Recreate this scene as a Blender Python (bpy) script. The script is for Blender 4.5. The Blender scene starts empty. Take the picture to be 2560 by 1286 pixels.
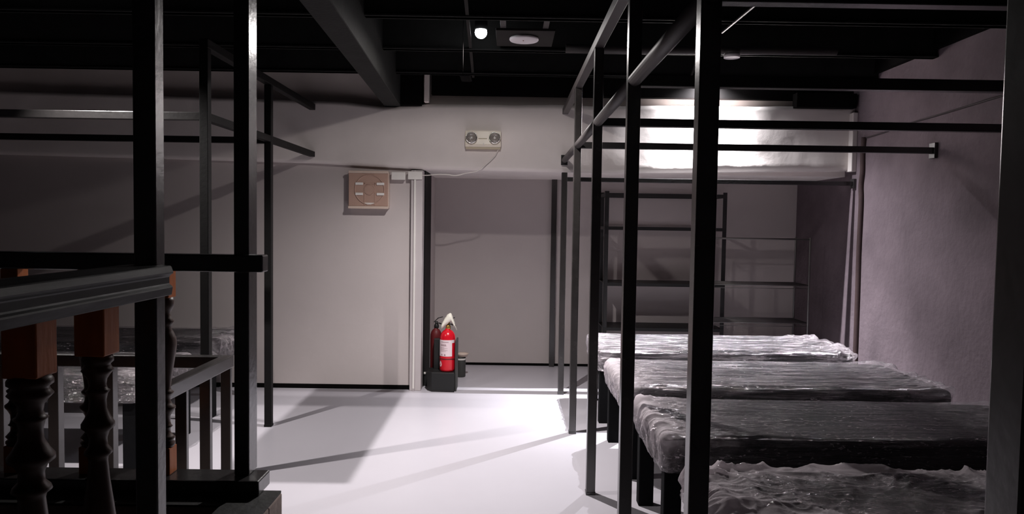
import bpy, bmesh, math, random
from mathutils import Vector, Matrix, noise
random.seed(7)
S = bpy.context.scene
C = S.collection
PI = math.pi

# ------------------------------------------------------------------ camera
cam_d = bpy.data.cameras.new('camera')
cam_d.sensor_width = 36.0
cam_d.lens = 36.0 * 1850.0 / 2560.0
cam_d.clip_start = 0.02
cam = bpy.data.objects.new('camera', cam_d)
C.objects.link(cam)
cam.matrix_world = (Matrix.Translation((0, 0, 1.5)) @ Matrix.Rotation(-0.0042, 4, 'Z')
                    @ Matrix.Rotation(PI / 2 - math.atan(85 / 1850), 4, 'X') @ Matrix.Rotation(0.015, 4, 'Z'))
S.camera = cam

# ------------------------------------------------------------------ world and exposure
w = bpy.data.worlds.new('night_air')
S.world = w
w.use_nodes = True
w.node_tree.nodes['Background'].inputs[0].default_value = (0.55, 0.55, 0.75, 1)
w.node_tree.nodes['Background'].inputs[1].default_value = 0.004
S.view_settings.view_transform = 'Standard'
S.view_settings.look = 'None'
S.view_settings.gamma = 1.0
S.view_settings.exposure = 0.0
S.view_settings.use_curve_mapping = False

# lamp settings: (position, watts, cone in degrees, blend, colour, radius)
LAMP_CENTRE = ((-0.205, 4.92, 2.70), 330, 143, 1.0, (1.0, 0.955, 0.95), 0.003)
AIM_CENTRE = (-0.08, -0.05, -1.0)
AIM_STAIR = (0.42, 0.26, -1.0)
CORE_RIGHT = 880            # narrow bright core of the right lamp's beam
SPILL_CENTRE = 30          # wide stray light of the centre lamp
LAMP_RIGHT = ((1.70, 6.43, 2.80), 400, 138, 1.0, (0.95, 0.955, 1.0), 0.008)
BULB_CENTRE, BULB_RIGHT = 25.0, 90.0
LAMP_STAIR = ((-2.65, 3.65, 2.70), 290, 82, 0.8, (1.0, 0.95, 0.93), 0.012)

# ------------------------------------------------------------------ materials
def nt(name):
    m = bpy.data.materials.new(name)
    m.use_nodes = True
    return m, m.node_tree.nodes, m.node_tree.links

def paint(name, col, rough=0.5, spec=0.5, var=0.0, scale=6.0, bump=0.0, bscale=60.0, metal=0.0, coat=0.0,
          stretch=(1, 1, 1), col2=None):
    m, n, l = nt(name)
    b = n['Principled BSDF']
    b.inputs['Base Color'].default_value = (*col, 1)
    b.inputs['Roughness'].default_value = rough
    b.inputs['Specular IOR Level'].default_value = spec
    b.inputs['Metallic'].default_value = metal
    b.inputs['Coat Weight'].default_value = coat
    b.inputs['Coat Roughness'].default_value = 0.08
    tc = n.new('ShaderNodeTexCoord')
    mp = n.new('ShaderNodeMapping')
    mp.inputs['Scale'].default_value = stretch
    l.new(tc.outputs['Object'], mp.inputs['Vector'])
    if var > 0 or col2:
        t = n.new('ShaderNodeTexNoise')
        t.inputs['Scale'].default_value = scale
        t.inputs['Detail'].default_value = 6
        t.inputs['Roughness'].default_value = 0.6
        l.new(mp.outputs['Vector'], t.inputs['Vector'])
        r = n.new('ShaderNodeValToRGB')
        r.color_ramp.elements[0].position = 0.3
        r.color_ramp.elements[1].position = 0.7
        c2 = col2 or tuple(c * (1 - var) for c in col)
        r.color_ramp.elements[0].color = (*c2, 1)
        r.color_ramp.elements[1].color = (*col, 1)
        l.new(t.outputs['Fac'], r.inputs['Fac'])
        l.new(r.outputs['Color'], b.inputs['Base Color'])
    if bump > 0:
        t2 = n.new('ShaderNodeTexNoise')
        t2.inputs['Scale'].default_value = bscale
        t2.inputs['Detail'].default_value = 5
        l.new(mp.outputs['Vector'], t2.inputs['Vector'])
        bp = n.new('ShaderNodeBump')
        bp.inputs['Strength'].default_value = bump
        bp.inputs['Distance'].default_value = 0.01
        l.new(t2.outputs['Fac'], bp.inputs['Height'])
        l.new(bp.outputs['Normal'], b.inputs['Normal'])
    return m

M = {}
M['floor'] = paint('white_epoxy_floor', (0.50, 0.475, 0.515), 0.33, 0.35, 0.05, 1.3, 0.03, 5)
M['wall'] = paint('white_plaster', (0.53, 0.472, 0.46), 0.75, 0.2, 0.05, 2.2, 0.12, 14)
M['soffit'] = paint('rough_white_plaster', (0.78, 0.71, 0.68), 0.8, 0.2, 0.08, 3.0, 0.25, 8)
M['rwall'] = paint('mottled_concrete_render', (0.175, 0.135, 0.152), 0.85, 0.2, 0.36, 2.1, 0.6, 22)
M['dim'] = paint('dark_grey_wall', (0.30, 0.285, 0.29), 0.9, 0.1)
M['upper'] = paint('grey_upper_wall', (0.80, 0.71, 0.67), 0.9, 0.1, 0.1, 3)
M['ceil'] = paint('black_ceiling_paint', (0.040, 0.042, 0.055), 0.8, 0.1, 0.3, 5, 0.2, 20)
M['beam'] = paint('dark_beam_paint', (0.020, 0.020, 0.019), 0.75, 0.15, 0.3, 8, 0.2, 40)
M['steel'] = paint('black_painted_steel', (0.022, 0.020, 0.020), 0.27, 1.0, 0.3, 12, 0.08, 45)
M['steelb'] = paint('scuffed_black_steel', (0.034, 0.030, 0.029), 0.27, 1.0, 0.4, 14, 0.03, 45)
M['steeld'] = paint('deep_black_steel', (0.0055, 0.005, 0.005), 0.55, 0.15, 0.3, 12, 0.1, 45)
M['gap'] = paint('black_skirting', (0.005, 0.0045, 0.0045), 0.9, 0.03)
M['door'] = paint('black_door_paint', (0.004, 0.004, 0.0045), 0.6, 0.12)
M['trim'] = paint('white_jamb_paint', (0.50, 0.45, 0.45), 0.6, 0.3, 0.04, 5)
M['parapet'] = paint('dark_parapet', (0.42, 0.33, 0.29), 0.7, 0.2, 0.5, 9, 0.3, 30)
M['parcap'] = paint('black_parapet_top', (0.016, 0.016, 0.015), 0.6, 0.3, 0.4, 7, 0.3, 30)
M['wood'] = paint('dark_turned_wood', (0.075, 0.034, 0.022), 0.42, 0.4, 0.5, 9, 0.1, 30, stretch=(1, 1, 0.12))
M['block'] = paint('orange_brown_wood', (0.55, 0.155, 0.038), 0.5, 0.2, 0.35, 14, 0.2, 40, stretch=(1, 1, 0.15))
M['rail'] = paint('dark_varnished_rail', (0.008, 0.007, 0.0065), 0.5, 0.3, 0.5, 10, 0.3, 22, stretch=(1, 0.2, 1))
M['leather'] = paint('black_leatherette', (0.008, 0.008, 0.009), 0.85, 0.08, 0.2, 30, 0.1, 160)
M['cream'] = paint('cream_plastic', (0.74, 0.66, 0.54), 0.35, 0.4)
M['white'] = paint('white_plastic', (0.76, 0.72, 0.68), 0.45, 0.4, 0.05, 14)
M['tan'] = paint('tan_plastic', (0.44, 0.285, 0.225), 0.45, 0.4, 0.08, 8)
M['tanl'] = paint('pale_tan_plastic', (0.60, 0.475, 0.40), 0.45, 0.4)
M['red'] = paint('red_enamel', (0.62, 0.006, 0.018), 0.25, 0.5)
M['dred'] = paint('dark_red_enamel', (0.11, 0.012, 0.014), 0.5, 0.3)
M['label'] = paint('pale_pink_paper', (0.78, 0.63, 0.65), 0.6, 0.2)
M['print'] = paint('grey_print', (0.36, 0.25, 0.27), 0.6, 0.2)
M['bag'] = paint('white_plastic_bag', (0.82, 0.78, 0.68), 0.4, 0.4)
M['brass'] = paint('brass', (0.55, 0.34, 0.10), 0.3, 0.5, metal=0.9)
M['black'] = paint('black_plastic', (0.012, 0.012, 0.012), 0.45, 0.4)
M['dgrey'] = paint('dark_grey_paint', (0.045, 0.045, 0.042), 0.5, 0.4)
M['disc'] = paint('white_disc_paint', (0.80, 0.74, 0.76), 0.5, 0.3)
M['board'] = paint('dark_brown_board', (0.022, 0.019, 0.018), 0.75, 0.15, 0.2, 8)
M['pipe'] = paint('grey_brown_pipe', (0.055, 0.047, 0.047), 0.5, 0.4)
M['wirem'] = paint('dull_metal_wire', (0.16, 0.15, 0.145), 0.4, 0.5, metal=0.6)
M['shelf'] = paint('black_shelf_paint', (0.014, 0.013, 0.013), 0.5, 0.4)
M['conduit'] = paint('brown_conduit', (0.060, 0.037, 0.037), 0.75, 0.2, 0.3, 10)
M['cable'] = paint('white_cable', (0.72, 0.66, 0.62), 0.5, 0.3)
M['dirty'] = paint('grey_cable', (0.055, 0.043, 0.046), 0.7, 0.2)
M['chrome'] = paint('reflector_chrome', (0.75, 0.72, 0.70), 0.15, 0.5, metal=1.0, bump=0.3, bscale=60)
M['step'] = paint('dark_stair', (0.03, 0.028, 0.026), 0.7, 0.2)

def glass(name):
    m, n, l = nt(name)
    out = n['Material Output']
    n.remove(n['Principled BSDF'])
    tr = n.new('ShaderNodeBsdfTransparent')
    gl = n.new('ShaderNodeBsdfGlossy')
    gl.inputs['Roughness'].default_value = 0.04
    fr = n.new('ShaderNodeFresnel')
    fr.inputs['IOR'].default_value = 1.6
    mx = n.new('ShaderNodeMixShader')
    l.new(fr.outputs[0], mx.inputs[0])
    l.new(tr.outputs[0], mx.inputs[1])
    l.new(gl.outputs[0], mx.inputs[2])
    l.new(mx.outputs[0], out.inputs['Surface'])
    return m
M['glass'] = glass('clear_lens')

def emit(name, col, s):
    m, n, l = nt(name)
    out = n['Material Output']
    n.remove(n['Principled BSDF'])
    e = n.new('ShaderNodeEmission')
    e.inputs[0].default_value = (*col, 1)
    e.inputs[1].default_value = s
    l.new(e.outputs[0], out.inputs['Surface'])
    return m

def film():
    m, n, l = nt('clear_stretch_film')
    out = n['Material Output']
    n.remove(n['Principled BSDF'])
    tc = n.new('ShaderNodeTexCoord')
    def noise_tex(scale, vec, detail, dist=0.0):
        mp = n.new('ShaderNodeMapping')
        mp.inputs['Scale'].default_value = scale
        l.new(vec, mp.inputs['Vector'])
        t = n.new('ShaderNodeTexNoise')
        t.inputs['Scale'].default_value = 1.0
        t.inputs['Detail'].default_value = detail
        t.inputs['Roughness'].default_value = 0.65
        t.inputs['Distortion'].default_value = dist
        l.new(mp.outputs['Vector'], t.inputs['Vector'])
        return t
    t1 = noise_tex((2.2, 44, 44), tc.outputs['Object'], 5, 0.7)
    warp = noise_tex((7, 7, 7), tc.outputs['Object'], 2)
    add = n.new('ShaderNodeVectorMath')
    add.operation = 'MULTIPLY_ADD'
    l.new(warp.outputs['Color'], add.inputs[0])
    add.inputs[1].default_value = (0.10, 0.10, 0.10)
    l.new(tc.outputs['Object'], add.inputs[2])
    vo = n.new('ShaderNodeTexVoronoi')
    vo.inputs['Scale'].default_value = 15
    l.new(add.outputs[0], vo.inputs['Vector'])
    b1 = n.new('ShaderNodeBump')
    b1.inputs['Strength'].default_value = 1.0
    b1.inputs['Distance'].default_value = 0.05
    l.new(t1.outputs['Fac'], b1.inputs['Height'])
    b2 = n.new('ShaderNodeBump')
    b2.inputs['Strength'].default_value = 0.3
    b2.inputs['Distance'].default_value = 0.045
    l.new(vo.outputs['Distance'], b2.inputs['Height'])
    at = n.new('ShaderNodeAttribute')
    at.attribute_name = 'layers'
    bs = n.new('ShaderNodeMath')
    bs.operation = 'MULTIPLY_ADD'
    bs.use_clamp = True
    bs.inputs[1].default_value = 1.2
    bs.inputs[2].default_value = 0.25
    l.new(at.outputs['Fac'], bs.inputs[0])
    l.new(bs.outputs[0], b2.inputs['Strength'])
    l.new(b1.outputs['Normal'], b2.inputs['Normal'])
    nrm = b2.outputs['Normal']
    tr = n.new('ShaderNodeBsdfTransparent')
    gl = n.new('ShaderNodeBsdfGlossy')
    gl.inputs['Roughness'].default_value = 0.10
    gl.inputs['Color'].default_value = (0.97, 0.93, 0.96, 1)
    l.new(nrm, gl.inputs['Normal'])
    fr = n.new('ShaderNodeFresnel')
    fr.inputs['IOR'].default_value = 1.28
    ff = n.new('ShaderNodeMath')
    ff.operation = 'MULTIPLY_ADD'
    ff.inputs[1].default_value = 0.30
    ff.inputs[2].default_value = 0.10
    l.new(fr.outputs[0], ff.inputs[0])
    mx = n.new('ShaderNodeMixShader')
    l.new(ff.outputs[0], mx.inputs[0])
    l.new(tr.outputs[0], mx.inputs[1])
    l.new(gl.outputs[0], mx.inputs[2])
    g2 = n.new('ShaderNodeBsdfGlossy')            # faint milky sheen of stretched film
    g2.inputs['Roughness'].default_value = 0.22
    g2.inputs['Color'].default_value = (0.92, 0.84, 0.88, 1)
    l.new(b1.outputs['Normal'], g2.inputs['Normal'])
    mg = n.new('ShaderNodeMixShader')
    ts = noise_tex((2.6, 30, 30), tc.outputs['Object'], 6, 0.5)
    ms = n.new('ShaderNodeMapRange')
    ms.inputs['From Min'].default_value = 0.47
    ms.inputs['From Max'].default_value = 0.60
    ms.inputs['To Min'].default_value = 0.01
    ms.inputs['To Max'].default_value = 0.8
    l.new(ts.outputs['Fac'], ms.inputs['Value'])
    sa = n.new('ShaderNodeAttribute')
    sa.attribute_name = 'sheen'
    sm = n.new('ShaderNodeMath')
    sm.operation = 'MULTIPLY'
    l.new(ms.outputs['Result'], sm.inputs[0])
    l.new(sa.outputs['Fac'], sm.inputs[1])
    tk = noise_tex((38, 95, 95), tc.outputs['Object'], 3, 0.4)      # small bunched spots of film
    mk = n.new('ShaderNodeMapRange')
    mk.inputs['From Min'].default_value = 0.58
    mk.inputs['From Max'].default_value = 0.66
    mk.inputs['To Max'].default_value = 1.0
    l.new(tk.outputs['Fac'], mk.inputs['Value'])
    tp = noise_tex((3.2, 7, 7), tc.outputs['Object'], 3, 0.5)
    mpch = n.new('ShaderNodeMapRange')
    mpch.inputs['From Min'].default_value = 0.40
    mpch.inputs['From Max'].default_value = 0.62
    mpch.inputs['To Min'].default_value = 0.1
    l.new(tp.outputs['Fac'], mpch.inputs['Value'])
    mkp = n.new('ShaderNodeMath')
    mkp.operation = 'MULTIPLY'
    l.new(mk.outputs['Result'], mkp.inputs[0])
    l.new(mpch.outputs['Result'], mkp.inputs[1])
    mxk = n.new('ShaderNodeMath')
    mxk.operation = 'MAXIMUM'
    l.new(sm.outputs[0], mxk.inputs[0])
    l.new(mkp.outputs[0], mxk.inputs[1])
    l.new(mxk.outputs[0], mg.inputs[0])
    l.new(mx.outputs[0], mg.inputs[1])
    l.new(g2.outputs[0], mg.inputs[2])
    df = n.new('ShaderNodeBsdfDiffuse')
    df.inputs['Color'].default_value = (0.88, 0.79, 0.83, 1)
    tl = n.new('ShaderNodeBsdfTranslucent')
    tl.inputs['Color'].default_value = (0.88, 0.79, 0.83, 1)
    dm = n.new('ShaderNodeMixShader')
    dm.inputs[0].default_value = 0.35
    l.new(df.outputs[0], dm.inputs[1])
    l.new(tl.outputs[0], dm.inputs[2])
    t3 = noise_tex((8, 13, 13), tc.outputs['Object'], 7, 1.6)
    mr = n.new('ShaderNodeMapRange')
    mr.inputs['From Min'].default_value = 0.42
    mr.inputs['From Max'].default_value = 0.66
    mr.inputs['To Min'].default_value = 0.12
    l.new(t3.outputs['Fac'], mr.inputs['Value'])
    ml = n.new('ShaderNodeMath')
    ml.operation = 'MULTIPLY'
    sq = n.new('ShaderNodeMath')
    sq.operation = 'MULTIPLY'
    l.new(at.outputs['Fac'], sq.inputs[0])
    sq.inputs[1].default_value = 0.85
    mm = n.new('ShaderNodeMath')
    mm.operation = 'MAXIMUM'
    l.new(sq.outputs[0], mm.inputs[0])
    l.new(mr.outputs['Result'], mm.inputs[1])
    l.new(at.outputs['Fac'], ml.inputs[0])
    l.new(mm.outputs[0], ml.inputs[1])
    mx2 = n.new('ShaderNodeMixShader')
    l.new(ml.outputs[0], mx2.inputs[0])
    l.new(mg.outputs[0], mx2.inputs[1])
    l.new(dm.outputs[0], mx2.inputs[2])
    l.new(mx2.outputs[0], out.inputs['Surface'])
    return m
M['film'] = film()

# ------------------------------------------------------------------ builders
def box(bm, a, b, bev=0.0, mat=None):
    x0, y0, z0 = [min(p, q) for p, q in zip(a, b)]
    x1, y1, z1 = [max(p, q) for p, q in zip(a, b)]
    t = bmesh.new()
    bmesh.ops.create_cube(t, size=1)
    bmesh.ops.transform(t, matrix=Matrix.Translation(((x0 + x1) / 2, (y0 + y1) / 2, (z0 + z1) / 2))
                        @ Matrix.Diagonal((x1 - x0, y1 - y0, z1 - z0, 1)), verts=t.verts)
    if bev > 0:
        bmesh.ops.bevel(t, geom=list(t.edges), offset=min(bev, 0.45 * min(x1 - x0, y1 - y0, z1 - z0)), segments=2,
                        profile=0.5, affect='EDGES')
    me = bpy.data.meshes.new('t')
    t.to_mesh(me)
    t.free()
    bm.from_mesh(me)
    bpy.data.meshes.remove(me)

def prism(bm, pts, axis, lo, hi):
    """closed outline pts (2-D) extruded along axis from lo to hi"""
    def P(p, d):
        if axis == 'x': return (d, p[0], p[1])
        if axis == 'y': return (p[0], d, p[1])
        return (p[0], p[1], d)
    A = [bm.verts.new(P(p, lo)) for p in pts]
    B = [bm.verts.new(P(p, hi)) for p in pts]
    n = len(pts)
    bm.faces.new(A)
    bm.faces.new(B[::-1])
    for i in range(n):
        bm.faces.new((A[i], B[i], B[(i + 1) % n], A[(i + 1) % n]))
    bmesh.ops.recalc_face_normals(bm, faces=bm.faces)

def tube(bm, pts, r, seg=10, cap=True):
    pts = [Vector(p) for p in pts]
    rings = []
    up = None
    for i, p in enumerate(pts):
        d = (pts[min(i + 1, len(pts) - 1)] - pts[max(i - 1, 0)]).normalized()
        if up is None:
            up = Vector((0, 0, 1)) if abs(d.z) < 0.9 else Vector((1, 0, 0))
        s = d.cross(up).normalized()
        up = s.cross(d).normalized()
        rr = r[i] if isinstance(r, (list, tuple)) else r
        rings.append([bm.verts.new(p + rr * (math.cos(a) * s + math.sin(a) * up))
                      for a in [2 * PI * k / seg for k in range(seg)]])
    for a, b in zip(rings, rings[1:]):
        for k in range(seg):
            f = bm.faces.new((a[k], a[(k + 1) % seg], b[(k + 1) % seg], b[k]))
            f.smooth = True
    if cap:
        bm.faces.new(rings[0][::-1])
        bm.faces.new(rings[-1])

def lathe(bm, prof, cx, cy, seg=28, smooth=True):
    """prof: list of (radius, z)"""
    rings = []
    for r, z in prof:
        rings.append([bm.verts.new((cx + r * math.cos(2 * PI * k / seg), cy + r * math.sin(2 * PI * k / seg), z))
                      for k in range(seg)])
    for a, b in zip(rings, rings[1:]):
        for k in range(seg):
            f = bm.faces.new((a[k], a[(k + 1) % seg], b[(k + 1) % seg], b[k]))
            f.smooth = smooth
    bm.faces.new(rings[0][::-1])
    bm.faces.new(rings[-1])

def root_of(o):
    while o.parent: o = o.parent
    return o

def obj(name, bm, mat, parent=None, smooth=False):
    bmesh.ops.recalc_face_normals(bm, faces=bm.faces)
    if parent is not None:
        bmesh.ops.translate(bm, vec=-Vector(root_of(parent).location), verts=bm.verts)
    me = bpy.data.meshes.new(name)
    bm.to_mesh(me)
    bm.free()
    if smooth:
        for p in me.polygons: p.use_smooth = True
    me.materials.append(mat)
    o = bpy.data.objects.new(name, me)
    C.objects.link(o)
    if parent is not None: o.parent = parent
    return o

def thing(name, label, cat, loc, group=None):
    o = bpy.data.objects.new(name, None)
    o.empty_display_size = 0.1
    C.objects.link(o)
    o.location = loc
    return tag(o, label, cat, group)

def tag(o, label, cat, group=None):
    o['label'] = label
    o['category'] = cat
    if group: o['group'] = group
    return o

def centre(o):
    """put a one-mesh thing's origin at its own base"""
    vs = [v.co for v in o.data.vertices]
    c = Vector(((min(v.x for v in vs) + max(v.x for v in vs)) / 2, (min(v.y for v in vs) + max(v.y for v in vs)) / 2,
                min(v.z for v in vs)))
    o.data.transform(Matrix.Translation(-c))
    o.location = c
    return o

def struct(name, bm, mat):
    o = obj(name, bm, mat)
    o['kind'] = 'structure'
    return o

def B(*boxes, bev=0.0):
    bm = bmesh.new()
    for a, b in boxes: box(bm, a, b, bev)
    return bm

# ------------------------------------------------------------------ room shell
XL, XR, YB = -4.7, 3.0, -2.6
YW = 6.55          # plane of the left part of the back wall
YA = 7.74          # back of the recess
YS = 6.5           # face of the plaster bulkhead
ZC = 2.98

# floor with the stair opening behind the parapet
bm = bmesh.new()
for a, b in (((-0.92, YB, -0.12), (XR, YA + 0.1, 0)), ((XL, 2.40, -0.12), (-0.92, YA + 0.1, 0)),
             ((XL, YB, -0.12), (-0.92, -0.6, 0)), ((XL, -0.6, -0.12), (-2.6, 2.40, 0))):
    box(bm, a, b)
struct('floor', bm, M['floor'])
bm = bmesh.new()
for k in range(9):
    box(bm, (-2.6, -0.55 + 0.27 * k, -0.2 * (9 - k) - 0.12 + 0.0), (-0.95, -0.28 + 0.27 * k, -0.2 * (8 - k) - 0.16))
struct('floor_stair', bm, M['step'])
struct('wall_stair', B(((-2.7, -0.7, -2), (-2.6, 2.4, -0.12)), ((-0.95, -0.7, -2), (-0.85, 2.4, -0.12)),
                       ((-2.7, 2.4, -2), (-0.85, 2.5, -0.12)), ((-2.7, -0.7, -2), (-0.85, -0.6, -0.12)),
                       ((-2.7, -0.7, -2.1), (-0.85, 2.5, -2.0))), M['step'])

struct('ceiling', B(((XL - 0.1, YB - 0.1, ZC), (XR + 0.1, YA + 0.1, ZC + 0.1))), M['ceil'])
struct('wall_right', B(((XR, YB, 0), (XR + 0.1, YA + 0.1, ZC))), M['rwall'])
struct('wall_left', B(((XL - 0.1, YB, 0), (XL, YA, ZC))), M['dim'])
struct('wall_front', B(((XL - 0.1, YB - 0.1, 0), (XR + 0.1, YB, ZC))), M['dim'])
struct('wall_back', B(((XL, YW, 0.04), (-0.868, YW + 0.1, 2.12))), M['wall'])
struct('wall_recess', B(((-0.87, YA, 0.022), (XR, YA + 0.1, 2.4))), M['wall'])
struct('wall_side', B(((-0.87, YW + 0.1, 0.0), (-0.772, YA, 2.2))), M['wall'])
struct('wall_upper', B(((XL, 6.62, 2.44), (XR, 6.72, ZC))), M['upper'])
struct('baseboard_back', B(((XL, YW - 0.002, 0), (-0.868, YW + 0.06, 0.04))), M['gap'])
struct('baseboard_recess', B(((-0.77, YA - 0.004, 0), (XR, YA + 0.06, 0.026))), M['gap'])

# plaster bulkhead with an uneven lower and upper edge
low = [(XL, 2.035), (-3.4, 2.02), (-1.714, 1.997), (-1.2, 1.975), (-0.771, 1.958), (-0.1, 1.953), (0.436, 1.95),
       (0.9, 1.950), (1.5, 1.962), (2.2, 1.985), (XR, 2.006)]
top = [(XL, 2.58), (-3.2, 2.56), (-1.455, 2.532), (-1.36, 2.522), (-1.115, 2.492), (-0.99, 2.492), (-0.965, 2.503),
       (-0.83, 2.512), (-0.72, 2.522), (-0.62, 2.524)]
x = -0.5
while x < 2.95:
    top.append((x, 2.522 + 0.035 * max(0, (x + 0.3) / 3.3) + 0.012 * noise.noise(Vector((x * 2.1, 3.7, 0)))
                + 0.004 * noise.noise(Vector((x * 17, 9, 0)))))
    x += 0.06
top.append((XR, 2.59))
bm = bmesh.new()
def xs_interp(poly, x):
    for (a, za), (b, zb) in zip(poly, poly[1:]):
        if a <= x <= b: return za + (zb - za) * (x - a) / (b - a)
    return poly[-1][1]
NX, NZ = 240, 16
grid = []
for i in range(NX + 1):
    x = XL + (XR - XL) * i / NX
    a, b = xs_interp(low, x), xs_interp(top, x)
    col = []
    for k in range(NZ + 1):
        z = a + (b - a) * k / NZ
        y = YS + 0.010 * noise.noise(Vector((x * 1.7, 2, z * 2.3))) + 0.004 * noise.noise(Vector((x * 6, 5, z * 6)))
        if k == 0: y += 0.008
        col.append(bm.verts.new((x, y, z)))
    grid.append(col)
for i in range(NX):
    for k in range(NZ):
        f = bm.faces.new((grid[i][k], grid[i + 1][k], grid[i + 1][k + 1], grid[i][k + 1]))
        f.smooth = True
bl = [bm.verts.new((c[0].co.x, YW + 0.13, c[0].co.z)) for c in grid]
tl_ = [bm.verts.new((c[-1].co.x, 6.66, c[-1].co.z)) for c in grid]
for i in range(NX):
    bm.faces.new((grid[i][0], bl[i], bl[i + 1], grid[i + 1][0]))
    bm.faces.new((grid[i][-1], grid[i + 1][-1], tl_[i + 1], tl_[i]))
struct('trim_1', bm, M['soffit'])
# lintel soffit over the recess, behind the bulkhead
struct('trim_2', B(((-0.87, YW + 0.10, 1.957), (XR, YA, 2.05))), M['soffit'])
# white jamb at the end of the left wall, with its little return
struct('trim_3', B(((-0.866, YW - 0.045, 0), (-0.765, YW + 0.10, 1.95)), ((-0.842, YW - 0.055, 0.0), (-0.822, YW - 0.04, 1.95)),
                   bev=0.004), M['trim'])
# narrow plaster return in the corner above the recess at the right
struct('trim_4', B(((2.955, 6.43, 1.99), (3.0, 6.53, 2.50)), bev=0.006), M['soffit'])
# black door on the short side wall, its frame and handle
struct('door_1', B(((-0.774, 6.66, 0.02), (-0.758, 7.17, 1.99)), bev=0.003), M['door'])
# ceiling joists across the room and black edge board on the right wall
for k, yj in enumerate((1.10, 1.93, 2.77, 3.60, 4.43, 5.26, 6.10)):
    struct('trim_%d' % (5 + k), B(((XL, yj, 2.71), (XR, yj + 0.05, ZC)), ((XL, yj - 0.012, 2.71), (XR, yj + 0.062, 2.722)),
                                  bev=0.002), M['beam'])
struct('trim_12', B(((2.965, YB, 2.765), (XR, 6.5, ZC))), M['gap'])
# black header board behind the joists, with the stub at either end
struct('trim_13', B(((-0.70, 6.53, 2.615), (XR, 6.60, ZC)), ((2.46, 6.42, 2.535), (2.98, 6.52, 2.66)),
                    ((-0.975, 6.44, 2.505), (-0.775, 6.60, ZC)), bev=0.004), M['gap'])
struct('trim_14', B(((-0.752, 6.44, 2.535), (-0.715, 6.6, 2.80)), bev=0.003), M['upper'])

# the big beam running to the back wall (slightly out of square)
bm = bmesh.new()
a0, a1 = Vector((-1.108, 6.56, 0)), Vector((-0.975, 3.42, 0))
dirv = (a1 - a0) / 3.14
q0, q1 = a0, a0 + dirv * 8.6
wv = 0.145
for z0, z1 in ((2.50, ZC),):
    vs = []
    for z in (z0, z1):
        vs.append([bm.verts.new((p.x + o, p.y, z)) for p, o in ((q0, 0), (q0, wv), (q1, wv), (q1, 0))])
    bm.faces.new(vs[0][::-1]); bm.faces.new(vs[1])
    for i in range(4):
        bm.faces.new((vs[0][i], vs[0][(i + 1) % 4], vs[1][(i + 1) % 4], vs[1][i]))
bmesh.ops.bevel(bm, geom=list(bm.edges), offset=0.004, segments=1, affect='EDGES')
tag(centre(obj('ceiling_beam', bm, M['beam'])), 'thick dark beam under the black ceiling running to the back wall', 'beam')

# ------------------------------------------------------------------ right and left steel bunk frames
W = 0.05
XF = 0.447
t = thing('bunk_frame', 'tall black steel frame of posts and rails around the row of wrapped beds at right', 'steel frame',
          (XF, 3.5, 0))
for y, z1 in ((6.43, 1.945), (5.22, 2.452), (4.03, 2.452), (2.86, 2.452), (1.775, 2.452), (0.63, 2.452)):
    bm = B(((XF, y, 0), (XF + W, y + W, z1)), bev=0.004)
    p = obj('post', bm, M['steelb'], t)
    obj('foot_cap', B(((XF - 0.002, y - 0.002, 0), (XF + W + 0.002, y + W + 0.002, 0.018)), bev=0.003), M['steel'], p)
obj('upper_rail', B(((XF, 0.4, 2.452), (XF + W, 6.485, 2.502)), bev=0.003), M['pipe'], t)
ys = [0.63, 1.775, 2.86, 4.03, 5.22, 6.485]
for a, b in zip(ys, ys[1:]):
    bm = bmesh.new()
    tube(bm, [(XF + W / 2, a + (W if a < 6 else 0) - 0.003, 2.055), (XF + W / 2, b + 0.003, 2.055)], 0.0255, 16)
    obj('lower_rail', bm, M['pipe'], t)
obj('rail_flange', B(((XF - 0.005, 6.478, 2.01), (XF + W + 0.003, 6.49, 2.10)), bev=0.003), M['steel'], t)
for y in (0.63, 1.775, 2.86, 4.03, 5.22):
    obj('cross_rail', B(((XF + W - 0.002, y + 0.004, 2.033), (2.985, y + 0.046, 2.077)), bev=0.003), M['steel'], t)
    obj('rail_flange', B(((2.975, y - 0.012, 2.0), (2.999, y + 0.062, 2.11)), bev=0.003), M['steel'], t)
obj('cross_rail', B(((XF + W - 0.002, 6.436, 1.868), (2.985, 6.474, 1.905)), bev=0.003), M['steel'], t)
obj('rail_flange', B(((2.975, 6.42, 1.845), (2.999, 6.49, 1.928)), bev=0.003), M['steel'], t)

t = tag(centre(obj('steel_post', B(((XF - 0.012, YA - 0.055, 0), (XF + 0.043, YA - 0.002, 2.015)), bev=0.003), M['steelb'])),
        'black steel post standing against the rear wall of the recess', 'post')

XG = -1.75
t = thing('bunk_frame', 'black steel frame of posts and rails behind the stair railing at left', 'steel frame', (XG, 4.8, 0))
for y in (4.19, 5.29):
    p = obj('post', B(((XG, y, 0), (XG + W, y + W, 2.455)), bev=0.004), M['steeld'], t)
    obj('foot_cap', B(((XG - 0.002, y - 0.002, 0), (XG + W + 0.002, y + W + 0.002, 0.018)), bev=0.003), M['steeld'], p)
obj('upper_rail', B(((XG, 4.19, 2.455), (XG + W, 6.485, 2.505)), bev=0.003), M['steeld'], t)
for a, b in ((4.24, 5.29), (5.34, 6.485)):
    obj('lower_rail', B(((XG + 0.002, a - 0.002, 2.05), (XG + W - 0.002, b + 0.002, 2.096)), bev=0.003), M['steeld'], t)
obj('cross_rail', B(((XL + 0.01, 4.194, 2.052), (XG + 0.002, 4.236, 2.096)), bev=0.003), M['steel'], t)
obj('cross_rail', B(((XL + 0.01, 5.294, 2.040), (XG + 0.002, 5.336, 2.084)), bev=0.003), M['steeld'], t)

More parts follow.
